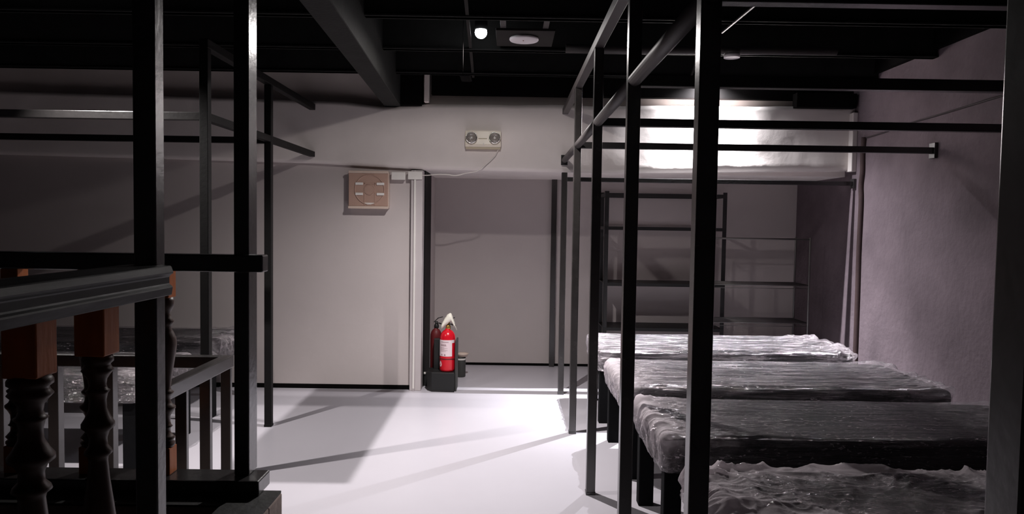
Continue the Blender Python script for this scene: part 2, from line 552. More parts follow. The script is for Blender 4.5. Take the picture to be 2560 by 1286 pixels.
# ------------------------------------------------------------------ wrapped beds
def lattice(x0, x1, y0, y1, z0, z1, r, nx, ny, nz, bottom=False):
    """rounded box surface points on a lattice; returns positions, normals, faces"""
    def ax(lo, hi, n): return [lo + (hi - lo) * i / n for i in range(n + 1)]
    X, Y, Z = ax(x0, x1, nx), ax(y0, y1, ny), ax(z0, z1, nz)
    idx, P, N, F = {}, [], [], []
    def v(i, j, k):
        key = (i, j, k)
        if key not in idx:
            p = Vector((X[i], Y[j], Z[k]))
            q = Vector((min(max(p.x, x0 + r), x1 - r), min(max(p.y, y0 + r), y1 - r), min(max(p.z, z0 + r * 0.5), z1 - r)))
            d = p - q
            nn = d.normalized() if d.length > 1e-6 else Vector((0, 0, 1))
            if d.length > 1e-6:
                p = q + nn * min(r, d.length) if d.length > r else p
            idx[key] = len(P)
            P.append(p); N.append(nn)
        return idx[key]
    for i in range(nx):
        for j in range(ny):
            F.append((v(i, j, nz), v(i + 1, j, nz), v(i + 1, j + 1, nz), v(i, j + 1, nz)))
            if bottom: F.append((v(i, j, 0), v(i, j + 1, 0), v(i + 1, j + 1, 0), v(i + 1, j, 0)))
    for i in range(nx):
        for k in range(nz):
            F.append((v(i, 0, k), v(i + 1, 0, k), v(i + 1, 0, k + 1), v(i, 0, k + 1)))
            F.append((v(i + 1, ny, k), v(i, ny, k), v(i, ny, k + 1), v(i + 1, ny, k + 1)))
    for j in range(ny):
        for k in range(nz):
            F.append((v(0, j + 1, k), v(0, j, k), v(0, j, k + 1), v(0, j + 1, k + 1)))
            F.append((v(nx, j, k), v(nx, j + 1, k), v(nx, j + 1, k + 1), v(nx, j, k + 1)))
    return P, N, F

def mesh_obj(name, P, F, mat, parent, attr=None, sheen=0.0):
    off = Vector(root_of(parent).location)
    me = bpy.data.meshes.new(name)
    me.from_pydata([tuple(p - off) for p in P], [], F)
    for p in me.polygons: p.use_smooth = True
    if attr:
        a = me.attributes.new('layers', 'FLOAT', 'POINT')
        a.data.foreach_set('value', attr)
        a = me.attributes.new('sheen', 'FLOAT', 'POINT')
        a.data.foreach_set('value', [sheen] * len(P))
    me.materials.append(mat)
    o = bpy.data.objects.new(name, me)
    C.objects.link(o)
    o.parent = parent
    return o

def wrapped_bed(label, x0, x1, y0, y1, seed, group, end_l=0.018, end_r=0.018, lines=0.0035, all_over=0.0, haze=0.10,
                nx=150, ny=200, sheen=0.5, z0=0.40, z1=0.56):
    t = thing('wrapped_bed', label, 'bed', ((x0 + x1) / 2, (y0 + y1) / 2, 0), group)
    P, N, F = lattice(x0, x1, y0, y1, z0, z1, 0.035, 40, 18, 8, bottom=True)
    obj_c = mesh_obj('cushion', P, F, M['leather'], t)
    for x, y in ((x0 + 0.01, y0 + 0.02), (x0 + 0.01, y1 - 0.09), (x1 - 0.09, y0 + 0.02), (x1 - 0.09, y1 - 0.09)):
        obj('leg', B(((x, y, 0), (x + 0.08, y + 0.07, z0 + 0.006)), bev=0.006), M['leather'], t)
    g = 0.004
    P, N, F = lattice(x0 - g, x1 + g, y0 - g, y1 + g, z0 - 0.002, z1 + g, 0.038, nx, ny, 30)
    o = Vector((seed * 13.7, seed * 5.1, seed * 3.3))
    Q, A = [], []
    for p, n in zip(P, N):
        el = math.exp(-max(0, p.x - x0) / 0.17)
        er = math.exp(-max(0, x1 - p.x) / 0.20)
        wob = 0.030 * noise.noise(Vector((p.x * 2.2, p.y * 2.0, p.z * 2)) + o)
        s1 = Vector((p.x * 1.3, (p.y + wob) * 26, p.z * 26)) + o
        s2 = Vector((p.x * 2.4, (p.y + wob) * 55, p.z * 55)) + o
        ln = (1 - abs(noise.noise(s1)) * 2.4) * 0.62 + (1 - abs(noise.noise(s2)) * 2.4) * 0.38
        c = Vector((p.x * 5, p.y * 6.5, p.z * 6.5)) + o
        cw = c + noise.noise_vector(c * 0.6) * 0.9
        r1 = max(0, 1 - abs(noise.noise(cw)) * 2.6)
        r2 = max(0, 1 - abs(noise.noise(cw * 2.4)) * 2.6)
        r3 = max(0, 1 - abs(noise.noise(cw * 5.3)) * 2.6)
        cr = 0.70 * r1 ** 2.0 + 0.24 * r2 ** 2 + 0.05 * r3 ** 1.6
        patch = max(0, noise.noise(Vector((p.x * 1.8, p.y * 2.5, 0)) + o) + 0.15)
        a = end_l * el + end_r * er + all_over * (0.35 + patch)
        pm = max(0.12, min(1, 0.45 + 1.6 * noise.noise(Vector((p.x * 1.6, p.y * 5, 4)) + o)))
        d = lines * 1.7 * max(0, ln) * pm + a * max(0, cr)
        up = max(0.0, min(1.0, (p.z - z0) / (z1 - z0)))
        d *= 0.25 + 0.75 * up
        Q.append(p + n * (0.001 + d))
        A.append(min(0.9, 0.5 * haze * (0.3 + 0.9 * max(0, ln)) + 1.0 * el * (1 if end_l > 0.02 else 0.5)
                     + 0.35 * er + (24.0 * all_over * patch + all_over * 6)) * (0.25 + 0.75 * up))
    mesh_obj('plastic_wrap', Q, F, M['film'], t, A, sheen)
    return t

GR = 'plastic wrapped beds inside the right steel frame'
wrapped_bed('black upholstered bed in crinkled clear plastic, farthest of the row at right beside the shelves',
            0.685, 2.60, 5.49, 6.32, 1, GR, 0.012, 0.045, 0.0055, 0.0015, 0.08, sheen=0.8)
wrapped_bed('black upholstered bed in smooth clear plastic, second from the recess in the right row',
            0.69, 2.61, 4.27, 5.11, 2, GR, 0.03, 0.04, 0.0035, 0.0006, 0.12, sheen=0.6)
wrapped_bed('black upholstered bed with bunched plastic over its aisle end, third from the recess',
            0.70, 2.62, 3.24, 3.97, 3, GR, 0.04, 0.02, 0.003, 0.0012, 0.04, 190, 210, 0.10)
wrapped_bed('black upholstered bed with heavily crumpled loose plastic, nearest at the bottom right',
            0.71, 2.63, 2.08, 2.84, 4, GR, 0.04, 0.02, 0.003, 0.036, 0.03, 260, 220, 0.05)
GL = 'plastic wrapped beds inside the left steel frame'
wrapped_bed('dark plastic wrapped bed against the back wall behind the stair railing',
            -4.1, -2.2, 5.50, 6.32, 5, GL, 0.012, 0.05, 0.005, 0.001, 0.02, 110, 110, 0.06)
wrapped_bed('dark plastic wrapped bed in shadow seen through the square bar guard at left',
            -4.1, -2.19, 4.33, 5.13, 6, GL, 0.012, 0.02, 0.004, 0.0005, 0.02, 110, 90, 0.05)

# ------------------------------------------------------------------ stair parapet and railings
struct('wall_parapet', B(((-0.925, YB, 0), (-0.765, 2.36, 0.565)), ((XL, 2.36, 0), (-0.765, 2.50, 0.565)), bev=0.006), M['parapet'])
struct('trim_15', B(((-0.922, YB, 0.565), (-0.768, 2.36, 0.572)), ((XL, 2.36, 0.565), (-0.768, 2.498, 0.572))), M['parcap'])

def baluster(cx, cy, z0, z1, flip, parent, k=1.0, half=0.029):
    """turned baluster with square blocks at both ends"""
    h = z1 - z0
    hb = 0.092 * h / 0.69
    prof = [(0.029, 0.0), (0.034, 0.010), (0.034, 0.020), (0.027, 0.028), (0.029, 0.036), (0.034, 0.046), (0.027, 0.058),
            (0.020, 0.072), (0.018, 0.090), (0.021, 0.102), (0.026, 0.107), (0.021, 0.112), (0.018, 0.124), (0.019, 0.140),
            (0.028, 0.156), (0.035, 0.165), (0.035, 0.173), (0.024, 0.183), (0.019, 0.198), (0.020, 0.214), (0.028, 0.224),
            (0.030, 0.231), (0.022, 0.239), (0.020, 0.250), (0.024, 0.285), (0.031, 0.325), (0.037, 0.362), (0.040, 0.388),
            (0.038, 0.405), (0.030, 0.420), (0.022, 0.430), (0.027, 0.438), (0.032, 0.447), (0.024, 0.456), (0.019, 0.466),
            (0.026, 0.476), (0.033, 0.486), (0.033, 0.498), (0.029, 0.506)]
    ka = (0, 0.107, 0.165, 0.228, 0.25, 0.388, 0.506)
    kb = (0, 0.068, 0.129, 0.183, 0.20, 0.346, 0.506)
    def remap(z):
        for a, b, c, d in zip(ka, ka[1:], kb, kb[1:]):
            if z <= b: return c + (d - c) * (z - a) / (b - a)
        return z
    prof = [(r, remap(z)) for r, z in prof]
    sc = (h - 2 * hb) / 0.506
    pr = [(r * k, (0.506 - z if flip else z) * sc + z0 + hb) for r, z in prof]
    if flip: pr = pr[::-1]
    pr[0] = (pr[0][0], z0 + hb - 0.002)
    pr[-1] = (pr[-1][0], z1 - hb + 0.002)
    bm = bmesh.new()
    lathe(bm, pr, cx, cy, 32)
    o = obj('baluster', bm, M['wood'], parent)
    for a, b in ((z0, z0 + hb), (z1 - hb, z1)):
        bm = bmesh.new()
        box(bm, (cx - half, cy - half, a), (cx + half, cy + half, b), 0.003)
        b_ = obj('square_block', bm, M['block'], o)
        b_['label'] = 'orange brown square wooden block'
    return o

t = thing('stair_railing', 'dark railing with turned wooden balusters on the low parapet at left', 'railing', (-0.85, 2.0, 0.57))
# handrail along the stair side: moulded section, slightly bellied
pts = []
sec = [(-0.055, 0.0), (0.055, 0.0), (0.058, 0.02), (0.050, 0.026), (0.050, 0.044), (0.060, 0.052), (0.054, 0.068), (0.0, 0.073),
       (-0.054, 0.068), (-0.060, 0.052), (-0.050, 0.044), (-0.050, 0.026), (-0.058, 0.02)]
bm = bmesh.new()
prism(bm, [(-0.832 + a, 1.322 + b) for a, b in sec], 'y', -1.2, 1.707)
bmesh.ops.bevel(bm, geom=[e for e in bm.edges], offset=0.002, segments=1, affect='EDGES')
obj('handrail', bm, M['rail'], t)
obj('top_rail', B(((XL, 2.47, 1.322), (-0.822, 2.53, 1.380)), bev=0.005), M['steel'], t)
obj('bottom_rail', B(((XL, 2.44, 0.572), (-0.826, 2.56, 0.623)), bev=0.005), M['steel'], t)
obj('post', B(((-0.851, 1.678, 0.572), (-0.80, 1.724, 2.71)), bev=0.004), M['steel'], t)
obj('post', B(((-0.929, 2.528 - 0.03, 0.623), (-0.878, 2.582, 2.71)), bev=0.004), M['steel'], t)
for y, k_ in ((1.488, 0.88), (1.278, 1.06), (1.07, 0.95), (0.86, 0.95)):
    baluster(-0.829, y, 0.572, 1.322, True, t, k_, 0.030)
for x in (-1.173, -1.424, -1.679, -1.93):
    baluster(x, 2.515, 0.623, 1.322, False, t, 1.0, 0.029)
for x in (-2.18, -2.43, -2.68):
    baluster(x, 2.515, 0.623, 1.322, False, t, 1.0, 0.029)

# square bar guard beyond the parapet
t = thing('guard_rail', 'low black guard of square bars behind the turned balusters', 'railing', (-1.3, 3.0, 0))
ZG = 0.905
obj('top_rail', B(((-1.245, 2.60, ZG - 0.052), (-1.195, 3.215, ZG)), bev=0.004), M['steelb'], t)
obj('top_rail', B(((XL, 3.165, ZG - 0.052), (-1.245, 3.215, ZG)), bev=0.004), M['steel'], t)
for y in (2.747, 2.966, 3.185):
    obj('bar', B(((-1.243, y - 0.0, 0), (-1.2, y + 0.043 - 0.02, ZG - 0.05)), bev=0.003), M['steelb'], t)
x = -1.70
for k in range(9):
    obj('bar', B(((x - 0.045, 3.168, 0), (x, 3.212, ZG - 0.05)), bev=0.003), M['steelb'], t)
    x -= 0.236
obj('bar', B(((-1.47 - 0.045, 3.168, 0), (-1.47, 3.212, ZG - 0.05)), bev=0.003), M['steelb'], t)

# ------------------------------------------------------------------ wall fittings
# exhaust fan box in a tan cover
t = thing('exhaust_fan', 'square tan exhaust fan box high on the left wall', 'fan', (-1.232, YW, 1.606))
fx0, fx1, fz0, fz1, fy = -1.407, -1.058, 1.606, 1.936, 6.47
obj('housing', B(((fx0, fy + 0.012, fz0 + 0.006), (fx1, YW, fz1 - 0.006)), bev=0.006), M['tanl'], t)
obj('cover', B(((fx0 + 0.002, fy, fz0 + 0.022), (fx1 - 0.004, fy + 0.02, fz1 - 0.022)), bev=0.004), M['tan'], t)
obj('cover_edge', B(((fx0, fy - 0.006, fz1 - 0.022), (fx1, fy + 0.02, fz1)), bev=0.004), M['tanl'], t)
obj('cover_edge', B(((fx0 - 0.002, fy - 0.006, fz0), (fx1, fy + 0.02, fz0 + 0.022)), bev=0.004), M['tanl'], t)
bm = bmesh.new()
cx, cz = -1.222, 1.772
ring = [(cx + 0.128 * math.cos(a), fy - 0.001, cz + 0.128 * math.sin(a)) for a in [2 * PI * k / 48 for k in range(49)]]
tube(bm, ring, 0.005, 8, False)
obj('ring', bm, M['tan'], t)
bm = bmesh.new()
for k in range(1, 2):
    ring = [(cx + 0.045 * math.cos(a), fy, cz + 0.045 * math.sin(a)) for a in [2 * PI * k / 32 for k in range(33)]]
    tube(bm, ring, 0.005, 8, False)
hub = bmesh.ops.create_cone(bm, cap_ends=True, segments=32, radius1=0.044, radius2=0.040, depth=0.012,
                            matrix=Matrix.Translation((cx, fy, cz)) @ Matrix.Rotation(PI / 2, 4, 'X'))
obj('hub', bm, M['tan'], t)
bm = B(((cx - 0.047, fy - 0.004, fz0 + 0.03), (cx - 0.041, fy + 0.004, fz1 - 0.10)), ((cx + 0.044, fy - 0.004, fz0 + 0.03), (cx + 0.05, fy + 0.004, fz1 - 0.10)),
       ((cx - 0.05, fy - 0.004, fz1 - 0.116), (cx + 0.05, fy + 0.004, fz1 - 0.108)))
obj('rib', bm, M['tan'], t)
for sx in (-1, 1):
    for sz in (1.823, 1.734):
        xa = cx - 0.123 if sx < 0 else cx + 0.062
        obj('clip', B(((xa, fy - 0.010, sz - 0.011), (xa + 0.066, fy + 0.004, sz + 0.011)), bev=0.003), M['white'], t)
bm = bmesh.new()
prism(bm, [(cx - 0.042, 1.658), (cx + 0.042, 1.658), (cx + 0.038, 1.650), (cx + 0.012, 1.640), (cx - 0.018, 1.640), (cx - 0.038, 1.650)], 'y', fy - 0.005, fy + 0.003)
lb = obj('badge', bm, M['white'], t)

def jbox(label, x0, x1, z0, z1):
    t = thing('junction_box', label, 'junction box', ((x0 + x1) / 2, YW, z0))
    obj('base', B(((x0 + 0.003, 6.505, z0 + 0.003), (x1 - 0.003, YW - 0.001, z1 - 0.003)), bev=0.003), M['white'], t)
    obj('lid', B(((x0, 6.487, z0), (x1, 6.506, z1)), bev=0.005), M['white'], t)
jbox('small white junction box touching the right side of the tan exhaust fan', -1.037, -0.915, 1.863, 1.931)
jbox('small white junction box at the corner of the recess where the white cable starts', -0.893, -0.768, 1.868, 1.938)

# twin head emergency light
t = thing('emergency_light', 'cream twin lamp emergency light on the plaster above the recess', 'emergency light', (-0.239, YS, 2.15))
ex0, ex1, ez0, ez1 = -0.394, -0.084, 2.152, 2.297
bm = bmesh.new()
prism(bm, [(6.512, ez0 + 0.004), (6.455, ez0), (6.435, ez0 + 0.022), (6.448, ez1 - 0.004), (6.455, ez1), (6.512, ez1)], 'x', ex0, ex1)
bmesh.ops.bevel(bm, geom=list(bm.edges), offset=0.004, segments=2, affect='EDGES')
obj('housing', bm, M['cream'], t)
obj('base_strip', B(((ex0 + 0.004, 6.452, ez0 - 0.014), (ex1 - 0.002, 6.512, ez0 + 0.002)), bev=0.003), paint('olive_cream', (0.50, 0.42, 0.30), 0.5), t)
mark = obj('marking', B(((-0.279, 6.437, 2.222), (-0.204, 6.445, 2.229)), bev=0.001), paint('faded_print', (0.45, 0.40, 0.28), 0.6), t)
ind = obj('indicator', B(((-0.238, 6.428, 2.172), (-0.226, 6.437, 2.182)), bev=0.002), M['white'], t)
for hx in (-0.338, -0.138):
    hz = 2.231
    R = Matrix.Translation((hx, 6.428, hz)) @ Matrix.Rotation(PI / 2, 4, 'X')
    bm = bmesh.new()
    lathe(bm, [(0.010, -0.02), (0.040, -0.02), (0.049, 0.0), (0.051, 0.016), (0.047, 0.020), (0.044, 0.014), (0.030, 0.000), (0.014, -0.008), (0.003, -0.008)], 0, 0, 32)
    bm.transform(R)
    h = obj('lamp_head', bm, M['chrome'], t)
    bm = bmesh.new()
    lathe(bm, [(0.046, 0.014), (0.043, 0.024), (0.030, 0.033), (0.012, 0.037), (0.002, 0.038)], 0, 0, 32)
    bm.transform(R)
    obj('lens', bm, M['glass'], h)
    bm = bmesh.new()
    bmesh.ops.create_uvsphere(bm, u_segments=12, v_segments=8, radius=0.010, matrix=Matrix.Translation((hx, 6.42, hz)))
    obj('bulb', bm, M['white'], h, True)

def cable(name, label, pts, r, mat, cat='cable', n=40):
    """smooth run through the points"""
    P = [Vector(p) for p in pts]
    out = []
    for i in range(len(P) - 1):
        a, b, c, d = P[max(i - 1, 0)], P[i], P[i + 1], P[min(i + 2, len(P) - 1)]
        for k in range(8):
            u = k / 8
            out.append(0.5 * ((2 * b) + (c - a) * u + (2 * a - 5 * b + 4 * c - d) * u * u + (3 * b - 3 * c + d - a) * u ** 3))
    out.append(P[-1])
    bm = bmesh.new()
    tube(bm, out, r, 8)
    return tag(centre(obj(name, bm, mat)), label, cat)
cable('power_cable', 'thin white cable sagging from the emergency light to the junction box',
      [(-0.105, 6.475, 2.145), (-0.135, 6.480, 2.085), (-0.20, 6.480, 2.02), (-0.262, 6.478, 1.965), (-0.31, 6.47, 1.940), (-0.38, 6.47, 1.928),
       (-0.455, 6.47, 1.908), (-0.50, 6.47, 1.906), (-0.54, 6.47, 1.913), (-0.64, 6.475, 1.913), (-0.72, 6.485, 1.905), (-0.766, 6.495, 1.906)], 0.0042, M['cable'])
# vertical conduit and sagging cable on the right wall
cable('wall_conduit', 'reddish brown vertical conduit on the mottled right wall',
      [(2.992, 6.30, 0.2), (2.992, 6.30, 0.9), (2.992, 6.305, 1.3), (2.992, 6.296, 1.7), (2.992, 6.31, 1.86), (2.992, 6.293, 1.98), (2.992, 6.30, 2.14), (2.992, 6.285, 2.27)],
      0.026, M['conduit'], 'conduit')
cable('wall_cable', 'thin grey cable along the right wall above the conduit',
      [(2.996, 6.28, 2.262), (2.996, 5.95, 2.272), (2.996, 5.62, 2.292), (2.996, 5.1, 2.305), (2.996, 4.6, 2.320), (2.996, 4.0, 2.34), (2.996, 3.2, 2.36)], 0.007, M['dirty'])
# trunking strip below the second junction box
tag(centre(obj('cable_trunking', B(((-0.838, 6.492, 0.02), (-0.822, 6.4955, 1.866)), bev=0.001), M['white'])),
    'narrow white trunking strip running down the white jamb beside the recess', 'trunking')

# ------------------------------------------------------------------ ceiling fittings
def downlight(label, loc, watts, cone, blend, col, rad, bulb, aim=None):
    x, y, z = loc
    t = thing('spot_lamp', label, 'lamp', (x, y, z + 0.045))
    bm = bmesh.new()
    lathe(bm, [(0.034, z + 0.062), (0.042, z + 0.068), (0.042, z + 0.13), (0.030, z + 0.145), (0.010, z + 0.15)], x, y, 28)
    obj('housing', bm, M['black'], t)
    bm = bmesh.new()
    tube(bm, [(x, y, z + 0.14), (x, y, ZC)], 0.008, 10)
    obj('stem', bm, M['black'], t)
    bm = bmesh.new()
    bmesh.ops.create_uvsphere(bm, u_segments=24, v_segments=16, radius=0.040, matrix=Matrix.Translation((x, y, z + 0.047)))
    obj('bulb', bm, emit('lit_bulb', (0.93, 0.96, 1.0), bulb), t, True)
    ld = bpy.data.lights.new('lamp_light', 'SPOT')
    ld.energy = watts
    ld.spot_size = math.radians(cone)
    ld.spot_blend = blend
    ld.color = col
    ld.shadow_soft_size = rad
    lo = bpy.data.objects.new('lamp_light', ld)
    C.objects.link(lo)
    lo.parent = t
    lo.location = (0, 0, -0.045)
    if aim: lo.rotation_euler = Vector(aim).to_track_quat('-Z', 'Y').to_euler()
    return t
t = downlight('glowing round spot lamp hanging under the black ceiling left of the white disc', *LAMP_CENTRE, BULB_CENTRE, AIM_CENTRE)
ld = bpy.data.lights.new('lamp_light', 'SPOT')
ld.energy = SPILL_CENTRE
ld.spot_size = math.radians(176)
ld.spot_blend = 0.25
ld.color = (1.0, 0.94, 0.92)
ld.shadow_soft_size = 0.02
lo = bpy.data.objects.new('lamp_light', ld)
C.objects.link(lo)
lo.parent = t
lo.location = (0, 0, -0.05)
t = downlight('spot lamp close to the plaster bulkhead, hidden behind a frame post, making the bright patch', *LAMP_RIGHT, BULB_RIGHT)
ld = bpy.data.lights.new('lamp_light', 'SPOT')
ld.energy = CORE_RIGHT
ld.spot_size = math.radians(84)
ld.spot_blend = 0.8
ld.color = (0.95, 0.955, 1.0)
ld.shadow_soft_size = 0.01
lo = bpy.data.objects.new('lamp_light', ld)
C.objects.link(lo)
lo.parent = t
lo.location = (0, 0, -0.05)
downlight('spot lamp under the ceiling above the stair railing, outside the picture', *LAMP_STAIR, 9.0, AIM_STAIR)

# added plate to shade a floor rectangle (its bottom is narrower than its top)
lx, ly, lz = LAMP_CENTRE[0]
s = 0.09
zz = lz * (1 - s)
bx0, bx1 = lx + (-1.70 - lx) * s, lx + (-0.895 - lx) * s
by0, by1 = ly + (4.16 - ly) * s, ly + (6.55 - ly) * s
bm = bmesh.new()
A_ = [bm.verts.new(p) for p in ((bx0, by0, zz), (bx1, by0, zz), (bx1, by1, zz), (bx0, by1, zz))]
e_ = 0.008
B_ = [bm.verts.new(p) for p in ((bx0 + e_, by0 + e_, zz - 0.006), (bx1 - e_, by0 + e_, zz - 0.006), (bx1 - e_, by1 - e_, zz - 0.006), (bx0 + e_, by1 - e_, zz - 0.006))]
bm.faces.new(A_); bm.faces.new(B_[::-1])
for i in range(4): bm.faces.new((A_[i], B_[i], B_[(i + 1) % 4], A_[(i + 1) % 4]))
t = thing('shadow_plate', 'small added black plate, shaped to shade the floor, hanging just left of the glowing lamp', 'shadow caster', ((bx0 + bx1) / 2, (by0 + by1) / 2, zz - 0.006))
obj('plate', bm, M['gap'], t)
bm = bmesh.new()
tube(bm, [((bx0 + bx1) / 2 - 0.02, (by0 + by1) / 2, zz - 0.001), ((bx0 + bx1) / 2 - 0.02, (by0 + by1) / 2, ZC)], 0.0022, 8)
obj('rod', bm, M['gap'], t)

t = thing('ceiling_disc', 'white unlit round disc fixed under a dark board on the ceiling', 'ceiling light', (0.079, 4.958, 2.70))
bm = bmesh.new()
lathe(bm, [(0.088, 2.728), (0.096, 2.722), (0.097, 2.712), (0.092, 2.706), (0.002, 2.704)], 0.079, 4.958, 48)
obj('disc', bm, M['disc'], t, True)
bm = bmesh.new()
bmesh.ops.create_uvsphere(bm, u_segments=10, v_segments=6, radius=0.005, matrix=Matrix.Translation((0.074, 4.94, 2.704)))
obj('centre_screw', bm, M['tan'], t)
obj('board', B(((-0.105, 4.78, 2.727), (0.275, 5.20, 2.742)), bev=0.002), M['board'], t)
for hx in (-0.075, 0.195):
    obj('strap', B(((hx, 4.47, 2.742), (hx + 0.036, 4.95, 2.748)), bev=0.001), M['pipe'], t)

t = thing('smoke_detector', 'small round white smoke detector below the pipe at upper right', 'smoke detector', (1.43, 4.86, 2.60))
bm = bmesh.new()
lathe(bm, [(0.052, 2.648), (0.052, 2.626), (0.045, 2.618)], 1.43, 4.86, 32)
obj('base', bm, M['pipe'], t)
bm = bmesh.new()
lathe(bm, [(0.046, 2.620), (0.051, 2.614), (0.051, 2.594), (0.046, 2.598), (0.002, 2.594)], 1.43, 4.86, 32)
obj('cover', bm, M['disc'], t)
bm = bmesh.new()
tube(bm, [(0.36, 5.02, 2.675), (0.9, 5.01, 2.672), (1.5, 4.98, 2.672), (2.15, 4.95, 2.672)], 0.029, 16)
t2 = centre(obj('ceiling_pipe', bm, M['pipe']))
tag(t2, 'grey pipe running across under the black ceiling past the smoke detector', 'pipe')
bm = bmesh.new()
box(bm, (-0.01, 0, -0.006), (0.01, 2.95, 0.006))
bm.transform(Matrix.Translation((-0.234, 3.35, 2.725)) @ Matrix.Rotation(0.03, 4, 'Z'))
tag(centre(obj('ceiling_strip', bm, M['board'])), 'thin dark metal strip along the ceiling left of the glowing lamp', 'metal strip')
cable('hanging_wire', 'short loose wire end hanging from the ceiling near the smoke detector',
      [(1.40, 5.70, 2.98), (1.385, 5.62, 2.86), (1.375, 5.60, 2.72), (1.35, 5.6, 2.63), (1.335, 5.6, 2.58)], 0.007, M['wirem'], 'wire')
bm = bmesh.new()
tube(bm, [(1.29, 4.6, 2.69), (1.33, 3.3, 2.70)], 0.008, 8)
tag(centre(obj('ceiling_rod', bm, M['wirem'])), 'thin metal rod running lengthwise under the ceiling toward the smoke detector', 'rod')

# ------------------------------------------------------------------ fire extinguishers and stand
t = thing('extinguisher_stand', 'black metal stand holding the red fire extinguisher at the recess corner', 'stand', (-0.58, 6.56, 0))
bm = bmesh.new()
prism(bm, [(-0.668, 6.474), (-0.465, 6.462), (-0.465, 6.70), (-0.712, 6.70), (-0.712, 6.53)], 'z', 0.0, 0.172)
bmesh.ops.bevel(bm, geom=list(bm.edges), offset=0.004, segments=1, affect='EDGES')
obj('base_box', bm, M['black'], t)
obj('side_plate', B(((-0.464, 6.50, 0.0), (-0.449, 6.70, 0.452)), bev=0.004), M['dgrey'], t)
obj('side_plate', B(((-0.665, 6.64, 0.17), (-0.600, 6.70, 0.445)), bev=0.004), M['black'], t)

